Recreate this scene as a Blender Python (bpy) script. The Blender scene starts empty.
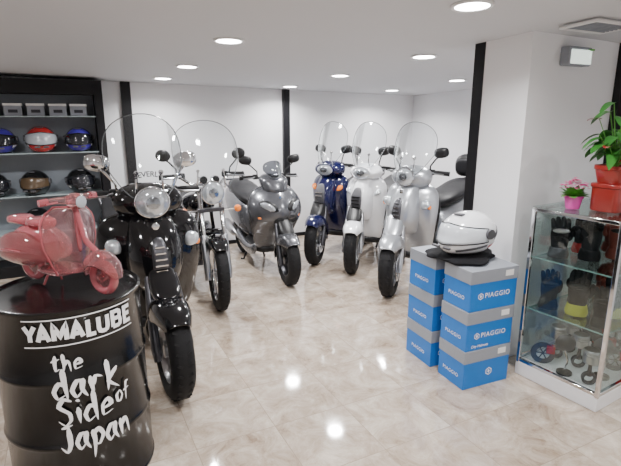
import bpy, bmesh, math, random
from mathutils import Vector, Matrix, Euler
random.seed(7)
C = bpy.context.scene.collection
PI = math.pi
def rad(a): return a*PI/180

# ------------------------------------------------------------------ materials
def newmat(name):
    m = bpy.data.materials.new(name); m.use_nodes = True
    return m, m.node_tree, m.node_tree.nodes['Principled BSDF']
def pm(name, col, rough=0.4, metal=0.0, coat=0.0, trans=0.0, emis=None, es=0, noise=0.04, nscale=25, alpha=1.0, ior=1.45, bump=0.0, spec=0.5):
    m, nt, b = newmat(name)
    n = nt.nodes.new('ShaderNodeTexNoise'); n.inputs['Scale'].default_value = nscale; n.inputs['Detail'].default_value = 3
    tc = nt.nodes.new('ShaderNodeTexCoord'); nt.links.new(tc.outputs['Object'], n.inputs['Vector'])
    mx = nt.nodes.new('ShaderNodeMix'); mx.data_type = 'RGBA'
    k = noise
    mx.inputs[6].default_value = (*[max(0, c*(1-k)) for c in col], 1)
    mx.inputs[7].default_value = (*[min(1, c*(1+k)) for c in col], 1)
    nt.links.new(n.outputs['Fac'], mx.inputs[0]); nt.links.new(mx.outputs[2], b.inputs['Base Color'])
    b.inputs['Roughness'].default_value = rough; b.inputs['Metallic'].default_value = metal
    b.inputs['Coat Weight'].default_value = coat; b.inputs['Coat Roughness'].default_value = 0.04
    b.inputs['Transmission Weight'].default_value = trans; b.inputs['Alpha'].default_value = alpha
    b.inputs['IOR'].default_value = ior; b.inputs['Specular IOR Level'].default_value = spec
    if emis: b.inputs['Emission Color'].default_value = (*emis, 1); b.inputs['Emission Strength'].default_value = es
    if bump:
        bp = nt.nodes.new('ShaderNodeBump'); bp.inputs['Strength'].default_value = bump; bp.inputs['Distance'].default_value = 0.01
        nt.links.new(n.outputs['Fac'], bp.inputs['Height']); nt.links.new(bp.outputs['Normal'], b.inputs['Normal'])
    return m
def glassmat(name, tint=(0.95,0.97,0.97), refl=0.05, rough=0.02, edge=0.5):
    m = bpy.data.materials.new(name); m.use_nodes = True; nt = m.node_tree
    for n in list(nt.nodes): nt.nodes.remove(n)
    o = nt.nodes.new('ShaderNodeOutputMaterial'); t = nt.nodes.new('ShaderNodeBsdfTransparent'); t.inputs[0].default_value = (*tint, 1)
    g = nt.nodes.new('ShaderNodeBsdfGlossy'); g.inputs['Roughness'].default_value = rough; g.inputs[0].default_value = (0.9,0.95,0.95,1)
    lw = nt.nodes.new('ShaderNodeLayerWeight'); lw.inputs[0].default_value = 0.3
    mr = nt.nodes.new('ShaderNodeMapRange'); mr.inputs[3].default_value = refl; mr.inputs[4].default_value = edge
    nt.links.new(lw.outputs['Fresnel'], mr.inputs[0])
    mx = nt.nodes.new('ShaderNodeMixShader'); nt.links.new(mr.outputs[0], mx.inputs[0])
    nt.links.new(t.outputs[0], mx.inputs[1]); nt.links.new(g.outputs[0], mx.inputs[2]); nt.links.new(mx.outputs[0], o.inputs[0])
    return m

M = {}
M['rubber'] = pm('rubber', (0.010,0.010,0.011), 0.7, noise=.2, nscale=60, spec=.25)
M['plastic'] = pm('black_plastic', (0.010,0.010,0.011), 0.38, spec=.35)
M['greyplastic'] = pm('grey_plastic', (0.08,0.08,0.09), 0.5)
M['seat'] = pm('black_leather', (0.012,0.012,0.014), 0.5, noise=.2, nscale=120, bump=.15, spec=.3)
M['black'] = pm('black_paint', (0.004,0.004,0.005), 0.10, coat=.35)
M['blue'] = pm('navy_paint', (0.004,0.006,0.045), 0.15, metal=.0, coat=.5)
M['white'] = pm('white_paint', (0.84,0.855,0.89), 0.18, coat=1, noise=.01)
M['silver'] = pm('silver_paint', (0.42,0.44,0.47), 0.30, metal=.7, coat=.7)
M['grey'] = pm('gunmetal_paint', (0.10,0.103,0.115), 0.27, metal=.6, coat=.7)
M['chrome'] = pm('chrome', (0.75,0.76,0.78), 0.08, metal=1, noise=.01)
M['alu'] = pm('aluminium', (0.45,0.46,0.48), 0.3, metal=1)
M['darkalu'] = pm('dark_aluminium', (0.09,0.09,0.10), 0.35, metal=.9)
M['lamp'] = pm('headlight_lens', (0.6,0.65,0.7), 0.08, metal=.6, coat=1, noise=.25, nscale=90)
M['lampin'] = pm('headlight_reflector', (0.35,0.38,0.42), 0.12, metal=.9, noise=.3, nscale=60)
M['orange'] = pm('amber_lens', (0.9,0.22,0.02), 0.15, coat=1)
M['red'] = pm('red_lens', (0.6,0.02,0.02), 0.15, coat=1)
M['mirror'] = pm('mirror_glass', (0.85,0.87,0.9), 0.03, metal=1, noise=0)
M['screen'] = glassmat('windshield_acrylic', (0.90,0.92,0.93), 0.04, 0.03, .5)
M['smoke'] = glassmat('smoked_acrylic', (0.16,0.17,0.19), 0.06, 0.05, .4)
M['trim'] = pm('screen_edge', (0.13,0.14,0.15), 0.2, noise=.02)
M['glass'] = glassmat('cabinet_glass', (0.93,0.965,0.955), 0.03, 0.01, .5)
M['glassedge'] = pm('glass_edge', (0.22,0.36,0.34), 0.15)
M['glassshelf'] = pm('frosted_glass_edge', (0.38,0.46,0.48), 0.2)
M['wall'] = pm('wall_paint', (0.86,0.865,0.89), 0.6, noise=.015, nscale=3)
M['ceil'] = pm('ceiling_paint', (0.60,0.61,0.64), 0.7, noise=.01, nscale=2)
M['post'] = pm('black_post_paint', (0.008,0.008,0.010), 0.45, spec=.3)
M['dimpanel'] = pm('grey_back_panel', (0.26,0.29,0.33), 0.5)
M['cardblue'] = pm('blue_cardboard', (0.010,0.16,0.55), 0.45, noise=.05)
M['cardgrey'] = pm('grey_cardboard', (0.27,0.29,0.33), 0.5, noise=.04)
M['ink'] = pm('white_ink', (0.9,0.9,0.92), 0.4, noise=.01)
M['darkink'] = pm('dark_ink', (0.03,0.03,0.04), 0.4)
M['paper'] = pm('paper_label', (0.8,0.8,0.8), 0.6)
M['litpanel'] = pm('lit_panel', (0.9,0.95,0.92), 0.5, emis=(.85,1,.92), es=1.0, noise=0)
M['drum'] = pm('black_drum_paint', (0.003,0.003,0.0035), 0.2, coat=.15, noise=.3, nscale=8, spec=.4)
M['pinkclear'] = pm('translucent_pink_plastic', (0.93,0.50,0.52), 0.07, coat=1, trans=.92, noise=.10, nscale=12, ior=1.3)
M['pinkdeep'] = pm('deep_pink_plastic', (0.62,0.17,0.20), 0.12, coat=1, trans=.5, ior=1.3)
M['leaf'] = pm('green_leaf', (0.04,0.20,0.03), 0.35, noise=.4, nscale=20)
M['leafl'] = pm('light_green_leaf', (0.10,0.32,0.05), 0.4, noise=.4, nscale=20)
M['magenta'] = pm('magenta_petal', (0.8,0.08,0.35), 0.5)
M['pinkpot'] = pm('magenta_ceramic', (0.65,0.06,0.36), 0.25, coat=.5)
M['redpot'] = pm('red_ceramic', (0.26,0.02,0.015), 0.3, coat=.5)
M['soil'] = pm('soil', (0.05,0.03,0.02), 0.9, noise=.5, nscale=80)
M['cloth'] = pm('black_cloth', (0.010,0.010,0.012), 0.85, noise=.3, nscale=60, bump=.4, spec=.2)
M['purple'] = pm('purple_shell', (0.05,0.03,0.32), 0.15, coat=.7)
M['redshell'] = pm('red_shell', (0.42,0.02,0.02), 0.15, coat=1)
M['visor'] = pm('dark_visor', (0.012,0.013,0.018), 0.06, coat=.6)
M['clearvisor'] = pm('pale_visor', (0.40,0.43,0.47), 0.08, coat=1)
M['whitevisor'] = pm('clear_silver_visor', (0.58,0.62,0.67), 0.08, coat=1)
M['leather'] = pm('brown_red_leather', (0.16,0.03,0.02), 0.5, noise=.3)
M['yellow'] = pm('olive_yellow_fabric', (0.42,0.43,0.04), 0.7)
M['gold'] = pm('brown_visor', (0.09,0.06,0.035), 0.25)
M['base'] = pm('white_laminate', (0.80,0.80,0.82), 0.3)
M['lightdisc'] = pm('lit_diffuser', (1,1,1), 0.5, emis=(1,0.98,0.96), es=36, noise=0)

# floor marble tiles
m, nt, b = newmat('marble_tiles'); M['floor'] = m
tc = nt.nodes.new('ShaderNodeTexCoord'); mp = nt.nodes.new('ShaderNodeMapping'); mp.inputs['Rotation'].default_value = (0,0,rad(-26.6))
nt.links.new(tc.outputs['Object'], mp.inputs['Vector'])
br = nt.nodes.new('ShaderNodeTexBrick'); br.offset = 0.0; br.inputs['Scale'].default_value = 1
br.inputs['Brick Width'].default_value = .42; br.inputs['Row Height'].default_value = .42; br.inputs['Mortar Size'].default_value = .002; br.inputs['Mortar Smooth'].default_value = .3
br.inputs['Color1'].default_value = (0.0,0.0,0.0,1); br.inputs['Color2'].default_value = (1,1,1,1); br.inputs['Mortar'].default_value = (.5,.5,.5,1)
nt.links.new(mp.outputs[0], br.inputs['Vector'])
vm = nt.nodes.new('ShaderNodeVectorMath'); vm.operation='MULTIPLY_ADD'; vm.inputs[1].default_value=(3.1,1.7,0)
nt.links.new(br.outputs['Color'], vm.inputs[0]); nt.links.new(mp.outputs[0], vm.inputs[2])
n1 = nt.nodes.new('ShaderNodeTexNoise'); n1.inputs['Scale'].default_value = 6; n1.inputs['Detail'].default_value = 10; n1.inputs['Roughness'].default_value = .76; n1.inputs['Distortion'].default_value = .7
nt.links.new(vm.outputs[0], n1.inputs['Vector'])
ad = nt.nodes.new('ShaderNodeMath'); ad.operation = 'MULTIPLY_ADD'; ad.inputs[1].default_value = .09
nt.links.new(br.outputs['Color'], ad.inputs[0]); nt.links.new(n1.outputs['Fac'], ad.inputs[2])
cr = nt.nodes.new('ShaderNodeValToRGB'); e = cr.color_ramp.elements
e[0].position = .37; e[0].color = (0.25,0.18,0.13,1); e[1].position = .74; e[1].color = (0.62,0.55,0.47,1)
x = e.new(.47); x.color = (0.37,0.295,0.23,1); x = e.new(.58); x.color = (0.47,0.395,0.325,1)
nt.links.new(ad.outputs[0], cr.inputs[0])
mm = nt.nodes.new('ShaderNodeMix'); mm.data_type = 'RGBA'; mm.inputs[7].default_value = (0.29,0.225,0.175,1)
nt.links.new(br.outputs['Fac'], mm.inputs[0]); nt.links.new(cr.outputs[0], mm.inputs[6]); nt.links.new(mm.outputs[2], b.inputs['Base Color'])
n2 = nt.nodes.new('ShaderNodeTexNoise'); n2.inputs['Scale'].default_value = 3; nt.links.new(mp.outputs[0], n2.inputs['Vector'])
mr = nt.nodes.new('ShaderNodeMapRange'); mr.inputs[3].default_value = .03; mr.inputs[4].default_value = .11
nt.links.new(n2.outputs['Fac'], mr.inputs[0]); nt.links.new(mr.outputs[0], b.inputs['Roughness'])
b.inputs['IOR'].default_value = 1.85

# ------------------------------------------------------------------ mesh builder
class MB:
    def __init__(s): s.v=[]; s.f=[]; s.m=[]
    def add(s, vs, fs, mi=0, M=None):
        o=len(s.v)
        for p in vs:
            p=Vector(p)
            if M is not None: p=M@p
            s.v.append(p)
        for f in fs: s.f.append([i+o for i in f]); s.m.append(mi)
        return s
    def loft(s, rings, mi=0, cap=True, M=None, closed=True):
        n=len(rings[0]); vs=[p for r in rings for p in r]; fs=[]
        for i in range(len(rings)-1):
            for j in range(n if closed else n-1):
                k=(j+1)%n; fs.append([i*n+j,i*n+k,(i+1)*n+k,(i+1)*n+j])
        if cap and closed: fs.append(list(range(n))[::-1]); fs.append([(len(rings)-1)*n+j for j in range(n)])
        return s.add(vs,fs,mi,M)
    def tube(s, pts, r, n=8, mi=0, closed=False, M=None):
        pts=[Vector(p) for p in pts]; rings=[]; L=len(pts); up=None
        for i,p in enumerate(pts):
            a=pts[(i-1)%L] if (closed or i>0) else p; c=pts[(i+1)%L] if (closed or i<L-1) else p
            t=(c-a).normalized()
            if up is None:
                up=Vector((0,0,1)) if abs(t.z)<.9 else Vector((1,0,0))
            up=(up-t*up.dot(t))
            if up.length<1e-5: up=t.orthogonal()
            up.normalize(); bi=t.cross(up)
            rr=r[i] if isinstance(r,(list,tuple)) else r
            rings.append([p+(up*math.cos(2*PI*j/n)+bi*math.sin(2*PI*j/n))*rr for j in range(n)])
        if closed: rings.append(rings[0])
        return s.loft(rings,mi,cap=not closed,M=M)
    def rev(s, prof, n=32, axis='X', c=(0,0,0), mi=0, closed=False, M=None):
        c=Vector(c); vs=[]; fs=[]; k=len(prof)
        for i in range(n):
            a=2*PI*i/n
            for r,h in prof:
                u,w=r*math.cos(a),r*math.sin(a)
                p={'X':(h,u,w),'Y':(u,h,w),'Z':(u,w,h)}[axis]
                vs.append(Vector(p)+c)
        for i in range(n):
            i2=(i+1)%n
            for j in range(k if closed else k-1):
                j2=(j+1)%k; fs.append([i*k+j,i*k+j2,i2*k+j2,i2*k+j])
        return s.add(vs,fs,mi,M)
    def cyl(s, c, r, h, axis='Z', n=24, mi=0, M=None, ch=0.0):
        ch=ch or min(r,h)*.06
        return s.rev([(0.0001,-h/2),(r-ch,-h/2),(r,-h/2+ch),(r,h/2-ch),(r-ch,h/2),(0.0001,h/2)],n,axis,c,mi,M=M)
    def box(s, c, d, mi=0, M=None):
        x,y,z=d[0]/2,d[1]/2,d[2]/2; c=Vector(c)
        vs=[c+Vector((a*x,b_*y,e_*z)) for a in(-1,1) for b_ in(-1,1) for e_ in(-1,1)]
        return s.add(vs,[[0,1,3,2],[4,6,7,5],[0,4,5,1],[2,3,7,6],[0,2,6,4],[1,5,7,3]],mi,M)
    def ell(s, c, d, mi=0, nu=20, nv=12, M=None):
        c=Vector(c); rings=[]
        for i in range(nv+1):
            t=PI*i/nv; t=min(max(t,.02),PI-.02)
            rings.append([c+Vector((d[0]*math.sin(t)*math.cos(2*PI*j/nu),d[1]*math.sin(t)*math.sin(2*PI*j/nu),d[2]*math.cos(t))) for j in range(nu)])
        return s.loft(rings,mi,True,M)
    def obj(s, name, mats, parent=None, loc=(0,0,0), rot=(0,0,0), sub=0, bevel=0, solid=0, sharp=40, label=None):
        me=bpy.data.meshes.new(name); me.from_pydata([tuple(p) for p in s.v],[],s.f)
        if not isinstance(mats,(list,tuple)): mats=[mats]
        for q in mats: me.materials.append(M_(q))
        for p,i in zip(me.polygons,s.m): p.material_index=min(i,len(mats)-1)
        bm=bmesh.new(); bm.from_mesh(me); bmesh.ops.remove_doubles(bm,verts=bm.verts,dist=1e-5); bmesh.ops.recalc_face_normals(bm,faces=bm.faces); bm.to_mesh(me); bm.free()
        for p in me.polygons: p.use_smooth=True
        if not sub: me.set_sharp_from_angle(angle=rad(sharp))
        o=bpy.data.objects.new(name,me); C.objects.link(o); o.location=loc; o.rotation_euler=rot
        if parent: o.parent=parent
        if bevel:
            b=o.modifiers.new('bevel','BEVEL'); b.width=bevel; b.segments=2; b.limit_method='ANGLE'; b.angle_limit=rad(35)
        if solid:
            b=o.modifiers.new('solid','SOLIDIFY'); b.thickness=solid; b.offset=0
        if sub:
            b=o.modifiers.new('sub','SUBSURF'); b.levels=sub; b.render_levels=sub
        if label: o['label']=label
        return o
def M_(q): return M[q] if isinstance(q,str) else q
def empty(name, loc, yaw=0, scale=1, label='', cat='', group=None, parent=None):
    o=bpy.data.objects.new(name,None); C.objects.link(o); o.location=loc; o.rotation_euler=(0,0,yaw); o.scale=(scale,)*3
    o.empty_display_size=.1
    if label: o['label']=label
    if cat: o['category']=cat
    if group: o['group']=group
    if parent: o.parent=parent
    return o
def tag(o,label,cat,group=None):
    o['label']=label; o['category']=cat
    if group: o['group']=group
    return o
def struct(o): o['kind']='structure'; return o
def sring(cx,cy,cz,wx,wf,wb,n=24,e=2.4,plane='XY',tilt=0):
    out=[]
    for j in range(n):
        a=2*PI*j/n; ca,sa=math.cos(a),math.sin(a)
        x=wx*math.copysign(abs(ca)**(2/e),ca); w=(wb if sa>0 else wf); y=w*math.copysign(abs(sa)**(2/e),sa)
        if plane=='XY': out.append(Vector((cx+x,cy+y,cz+tilt*y)))
        else: out.append(Vector((cx+x,cy+tilt*y,cz+y)))
    return out
def text_geo(body,size,offset=0.0,shear=0,spacing=1.0):
    cu=bpy.data.curves.new('txt','FONT'); cu.body=body; cu.size=size; cu.offset=offset; cu.shear=shear; cu.space_character=spacing
    cu.align_x='CENTER'; cu.align_y='CENTER'; cu.resolution_u=3
    o=bpy.data.objects.new('txt',cu); C.objects.link(o)
    dg=bpy.context.evaluated_depsgraph_get(); me=bpy.data.meshes.new_from_object(o.evaluated_get(dg))
    bm=bmesh.new(); bm.from_mesh(me); bmesh.ops.triangulate(bm,faces=bm.faces)
    vs=[v.co.copy() for v in bm.verts]; bm.verts.index_update(); fs=[[v.index for v in f.verts] for f in bm.faces]
    bm.free(); bpy.data.objects.remove(o); bpy.data.curves.remove(cu); bpy.data.meshes.remove(me)
    return vs,fs

# ------------------------------------------------------------------ room
AX=Vector((.894,.447,0)); BX=Vector((.447,-.894,0)); YA=math.atan2(.447,.894)
Cn=Vector((1.52,7.36,0))
def wallseg(name,a,b2,th,mat='wall',h=2.45):
    a=Vector((a[0],a[1],0)); b2=Vector((b2[0],b2[1],0)); d=(b2-a).normalized(); n=Vector((-d.y,d.x,0))*th
    bb=MB(); vs=[a,b2,b2+n,a+n]; vs=vs+[v+Vector((0,0,h)) for v in vs]
    bb.add(vs,[[0,1,2,3],[4,5,6,7],[0,1,5,4],[1,2,6,5],[2,3,7,6],[3,0,4,7]])
    return struct(bb.obj(name,mat))
L0=Cn-AX*7.2
R0=Cn+BX*3.6
b=MB(); b.box((0,2.6,-.05),(13,12,.1)); struct(b.obj('floor','floor'))
def cz(y): return 2.212-.04*y
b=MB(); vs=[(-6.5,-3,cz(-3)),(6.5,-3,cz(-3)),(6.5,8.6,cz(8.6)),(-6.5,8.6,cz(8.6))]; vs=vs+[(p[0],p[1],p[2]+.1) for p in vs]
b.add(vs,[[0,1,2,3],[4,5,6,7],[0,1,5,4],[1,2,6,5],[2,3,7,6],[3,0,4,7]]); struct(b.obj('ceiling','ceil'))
wallseg('wall_back',L0,Cn,.12)
wallseg('wall_right_back',R0,Cn,-.12)
wallseg('wall_left',(L0.x,-2.5),(L0.x,L0.y),.12)
wallseg('wall_right',(R0.x,-2.5),(R0.x,R0.y),-.12)
wallseg('wall_front',(L0.x,-2.5),(R0.x,-2.5),-.12)
def obox(name,p,dims,mat,ax=YA,kind=True,bevel=0):
    b=MB(); b.box((dims[0]/2,dims[1]/2,dims[2]/2),dims); o=b.obj(name,mat,loc=p,rot=(0,0,ax),bevel=bevel)
    if kind: struct(o)
    return o
P2=Vector((1.298,2.984,0))
obox('wall_partition',P2,(1.75,.37,2.4),'wall')
pp=P2-BX*.36-AX*.004
obox('trim_1',pp,(.10,.09,2.2),'post')
obox('trim_2',P2+AX*.815+BX*.05,(.05,.05,2.2),'post')
W=Vector((-2.11,5.546,0)); obox('trim_3',W+BX*.05,(.10,.05,2.1),'post')
W=Vector((-.37,6.415,0)); obox('trim_4',W+BX*.05,(.09,.05,2.1),'post')
obox('baseboard_back',L0+BX*.012,(7.2,.012,.05),'post')
obox('baseboard_right_back',R0-AX*.012,(.012,3.6,.05),'post',ax=YA)

rk=P2+AX*.867+BX*.13
r=empty('wall_rack',rk,YA,1,'dark wall rack holding red spray cans','wall rack')
b=MB(); b.box((.22,.12,1.50),(.44,.015,.72)); b.obj('back_panel','post',r)
RZ=(1.18,1.37,1.56)
for z in RZ:
    b=MB(); b.box((.22,.06,z),(.44,.11,.012)); b.obj('shelf','post',r)
for z in RZ:
    for i in range(4):
        q=rk+AX*(.05+i*.08)-BX*.055+Vector((0,0,z+.0065))
        P=empty('spray_can',q,0,1,'red spray can with dark cap standing on the rack','can',group='red spray cans on the wall rack')
        b=MB(); b.rev([(.001,0),(.027,0),(.029,.004),(.029,.12),(.024,.132),(.001,.132)],20,'Z'); b.obj('can_body','redshell',P)
        b=MB(); b.cyl((0,0,.145),.022,.028,'Z',16); b.obj('cap','plastic',P)

# ------------------------------------------------------------------ ceiling lights, visible ones and added fill
def downlight(x,y,e=42):
    z=cz(y)
    r=empty('recessed_or_fill_light',(x,y,z),label='round recessed downlight with white rim switched on',cat='ceiling light',group='recessed downlights in the ceiling')
    r.rotation_euler=(math.atan(-.04),0,0)
    b=MB(); b.rev([(.078,-.001),(.098,-.001),(.100,-.006),(.094,-.012),(.080,-.010)],40,'Z',closed=True); b.obj('rim','base',r)
    b=MB(); b.cyl((0,0,-.004),.079,.006,'Z',36); b.obj('diffuser','lightdisc',r)
    l=bpy.data.lights.new('lamp','AREA'); l.shape='DISK'; l.size=.15; l.energy=e; l.color=(1,.985,.975); l.spread=rad(150)
    o=bpy.data.objects.new('lamp',l); C.objects.link(o); o.location=(0,0,-.02); o.parent=r
for x,y in [(-.52,3.25),(-1.067,4.37),(-1.53,5.21),(.756,2.43),(.861,3.855),(1.054,6.47),(.292,4.98),(-.245,6.0),(1.568,5.38)]: downlight(x,y,22)
for x,y in [(-2.6,3.6),(-.4,1.2),(1.0,.4),(-1.9,1.6),(2.4,1.6),(-1.2,-.9),(.8,-1.4)]: downlight(x,y,21)  # fill lamps added outside the view to brighten the room, built like the visible downlights
V=empty('ceiling_vent',(1.62,2.72,cz(2.8)-.012),YA,1,'white slatted ventilation grille set in the ceiling','vent'); V.rotation_euler=(math.atan(-.04),0,YA)
b=MB(); b.add([(-.18,-.01,0),(.18,-.01,0),(.18,.21,0),(-.18,.21,0),(-.16,.01,0),(.16,.01,0),(.16,.19,0),(-.16,.19,0)],[[0,1,5,4],[1,2,6,5],[2,3,7,6],[3,0,4,7]]); b.obj('frame','base',V,solid=.014)
for i in range(7):
    b=MB(); b.box((0,.03+i*.024,0),(.325,.008,.01)); b.obj('slat','cardgrey',V)
r=empty('emergency_light',P2+AX*.35+Vector((0,0,1.965)),YA,1.1,label='white wall mounted emergency light box near the ceiling',cat='emergency light')
b=MB(); b.box((0,-.03,0),(.19,.06,.10)); b.obj('housing','cardgrey',r,bevel=.008)
b=MB(); b.box((0,-.063,-.004),(.165,.012,.075)); b.obj('diffuser','litpanel',r,bevel=.004)
b=MB(); b.box((.07,-.0712,.034),(.02,.024,.008)); b.obj('indicator','leafl',r)

# ------------------------------------------------------------------ vehicle parts
def wheel(par,y,R,w,name,style='spoke5',rimmat='alu',disc=True,tirer=.05):
    b=MB(); prof=[]
    for i in range(16):
        a=2*PI*i/16; rr=R-tirer+tirer*math.cos(a); h=(w/2)*math.copysign(abs(math.sin(a))**.85,math.sin(a))
        prof.append((rr,h))
    b.rev(prof,48,'X',closed=True)
    for i in range(30):
        a=2*PI*i/30
        for sx in (-1,1):
            Mx=Matrix.Rotation(a,4,'X')@Matrix.Translation((sx*w*.2,0,R-.005))@Matrix.Rotation(sx*.5,4,'Z')
            b.box((0,0,0),(w*.22,.012,.008),M=Mx)
    t=b.obj(name,'rubber',par,loc=(0,y,R))
    b=MB(); ri=R-tirer*1.75; ww=w*.36
    b.rev([(ri+.012,-ww),(ri+.016,-ww*.8),(ri-.004,-ww*.5),(ri-.010,0),(ri-.004,ww*.5),(ri+.016,ww*.8),(ri+.012,ww),(ri-.004,ww),(ri-.022,ww*.4),(ri-.022,-ww*.4),(ri-.004,-ww)],48,'X',closed=True)
    b.cyl((0,0,0),.035,w*.75,'X',20)
    if style=='spoke5':
        for i in range(5):
            for s2 in (-1,1):
                a=2*PI*i/5; a2=a+s2*.16
                p0=Vector((0,math.cos(a)*.03,math.sin(a)*.03)); p1=Vector((s2*.012,math.cos(a2)*(ri-.01),math.sin(a2)*(ri-.01)))
                b.tube([p0,(p0+p1)/2,p1],[.014,.010,.012],6)
    elif style=='wire':
        for i in range(28):
            a=2*PI*i/28; s2=1 if i%2 else -1; a2=a+s2*.35
            b.tube([(s2*.025,math.cos(a2)*.03,math.sin(a2)*.03),(0,math.cos(a)*ri,math.sin(a)*ri)],.0022,4)
    else:
        for i in range(3):
            a=2*PI*i/3
            p1=Vector((0,math.cos(a)*(ri-.01),math.sin(a)*(ri-.01)))
            b.tube([p1*.1,p1*.5,p1],[.03,.018,.026],8)
    b.obj('rim',rimmat,t)
    if disc:
        b=MB(); x=w*.5+.005
        b.rev([(.075,x),(.12,x),(.12,x+.005),(.075,x+.005)],40,'X',closed=True)
        for i in range(5):
            a=2*PI*i/5; b.tube([(x,math.cos(a)*.02,math.sin(a)*.02),(x,math.cos(a)*.08,math.sin(a)*.08)],.006,6)
        b.obj('brake_disc','chrome',t)
        b=MB(); b.box((x+.005,.105,.03),(.045,.05,.08)); b.cyl((x+.028,.105,.03),.02,.02,'X',12); b.obj('brake_caliper','darkalu',t,bevel=.006)
    return t
def fender(par,y,R,mat,w=.075,a0=-70,a1=48,gap=.025,drop=.055,name='front_fender'):
    b=MB(); rings=[]; N=18; K=13
    for i in range(N+1):
        f=i/N; th=rad(a0+(a1-a0)*f); taper=1-.40*max(0,(f-.65)/.35)**2-.15*max(0,(.25-f)/.25)
        row=[]
        for j in range(K):
            ph=-1+2*j/(K-1); rr=R+gap-drop*abs(ph)**3*(1-.5*max(0,(f-.7)/.3))
            row.append(Vector((w*taper*math.sin(ph*1.45)/math.sin(1.45),y-math.sin(th)*rr,R+math.cos(th)*rr)))
        rings.append(row)
    b.loft(rings,closed=False,cap=False)
    return b.obj(name,mat,par,solid=.006,sub=1)
def screen(par,y0,z0,W_,H,lean=.22,bot=.45,curv=.09,mat='screen',trim='trim',rtop=.5,name='windshield',trimr=.0028):
    nu,nv=16,18
    def wd(v):
        a=bot+(1-bot)*min(1,v/.4)**.75
        if v>1-rtop: a*=math.sqrt(max(0,1-((v-(1-rtop))/rtop)**2.6))
        return max(a,.02)
    rows=[]
    for i in range(nv+1):
        v=i/nv; v=1-(1-v)**1.5; w=W_*wd(v*.998)
        rows.append([Vector((w*(-1+2*j/nu),y0+lean*H*v+curv*((-1+2*j/nu)*w/W_)**2+.03*v*v,z0+H*v)) for j in range(nu+1)])
    b=MB(); b.loft(rows,closed=False,cap=False); o=b.obj(name,mat,par)
    out=[r[0] for r in rows]+rows[-1][1:-1]+[r[-1] for r in rows[::-1]]+rows[0][1:-1][::-1]
    b=MB(); b.tube(out,trimr,6,closed=True); b.obj('windshield_edge',trim,o)
    if H>.3:
        for sx in (-1,1):
            b=MB(); b.tube([(sx*W_*bot*.8,y0+.05,z0-.02),(sx*W_*bot*.75,y0+.02,z0+.06),(sx*W_*bot*.7,y0+.03,z0+.13)],.006,6)
            b.cyl((sx*W_*bot*.7,y0+.03,z0+.13),.012,.02,'Y',12); b.obj('windshield_bracket','chrome',o)
    return o
def mirrors(par,x0,y,z0,x1,z1,hm='plastic',rx=.068,rz=.046,round_=False):
    for sx in (-1,1):
        Mt=Matrix.Translation((sx*x1,y+.02,z1))@Matrix.Rotation(sx*-.18,4,'Y')
        b=MB(); rings=[]
        for t,k in ((-.03,.35),(-.022,.75),(-.008,.97),(.008,1),(.012,.98)):
            rings.append(sring(0,t,0,rx*k,rz*k,rz*k,20,2 if round_ else 2.7,'XZ'))
        b.loft(rings,M=Mt); o=b.obj('mirror',hm,par)
        b=MB(); b.loft([sring(0,.0125,0,rx*.9,rz*.9,rz*.9,20,2 if round_ else 2.7,'XZ'),sring(0,.015,0,rx*.88,rz*.88,rz*.88,20,2.2,'XZ')],M=Mt); b.obj('mirror_glass','mirror',o)
        b=MB(); b.tube([(sx*x0,y,z0),(sx*(x0+.01),y-.01,z0+.06),(sx*(x0*.4+x1*.6),y-.01,(z0+z1)/2+.03),(sx*x1,y+.012,z1-.02)],.007,8); b.obj('mirror_stem',hm,o)
def handlebar(par,y,z,hw=.31,rise=.0,bar='plastic',lev='alu'):
    b=MB(); b.tube([(-hw,y+.10,z),(-hw*.6,y+.06,z+.01),(-.12,y,z-rise),(0,y,z-rise),(.12,y,z-rise),(hw*.6,y+.06,z+.01),(hw,y+.10,z)],.013,10)
    h=b.obj('handlebar',bar,par)
    for sx in (-1,1):
        d=Vector((sx*.4*hw,.04,-.01)); p=Vector((sx*hw*.6,y+.06,z+.01))
        b=MB(); b.tube([p,p+d*.2,p+d*.9,p+d],[.017,.02,.02,.023],12); b.obj('grip','rubber',h)
        b=MB(); q=p+Vector((-sx*.02,-.02,0)); b.tube([q,q+Vector((sx*.04,-.04,-.005)),q+Vector((sx*hw*.42,-.03,-.01))],[.009,.007,.006],6); b.obj('brake_lever',lev,h)
        b=MB(); b.box(p+Vector((-sx*.03,0,.0)),(.055,.045,.05)); b.obj('switch_housing','plastic',h,bevel=.01)
    return h
def headlight(par,c,r,ring='chrome',oval=1.0,depth=.09,tilt=.0,bucket=None):
    b=MB()
    Mt=Matrix.Translation(c)@Matrix.Rotation(tilt,4,'X')@Matrix.Diagonal((oval,1,1,1))
    b.rev([(.001,depth),(r*.55,depth*.85),(r*.9,depth*.45),(r,.0),(r*.97,-.008)],32,'Y',M=Mt)
    o=b.obj('headlight',bucket or ring,par)
    b=MB(); b.rev([(r*.93,-.006),(r*1.04,-.004),(r*1.04,.008),(r*.97,-.014)],32,'Y',closed=True,M=Mt); b.obj('headlight_ring',ring,o)
    b=MB(); b.rev([(r*.95,-.006),(r*.75,-.018),(r*.4,-.026),(.001,-.029)],32,'Y',M=Mt); b.obj('headlight_lens','lamp',o)
    b=MB(); b.rev([(r*.42,-.0275),(r*.42,-.031),(r*.30,-.034),(.001,-.036)],24,'Y',M=Mt); b.obj('headlight_bulb_cap','lampin',o)
    return o
def steer(objs,ang,py):
    Rm=Matrix.Rotation(ang,4,'Z'); p=Vector((0,py,0))
    for o in objs:
        o.location=p+Rm@(Vector(o.location)-p); o.rotation_euler=(0,0,ang)

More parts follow.
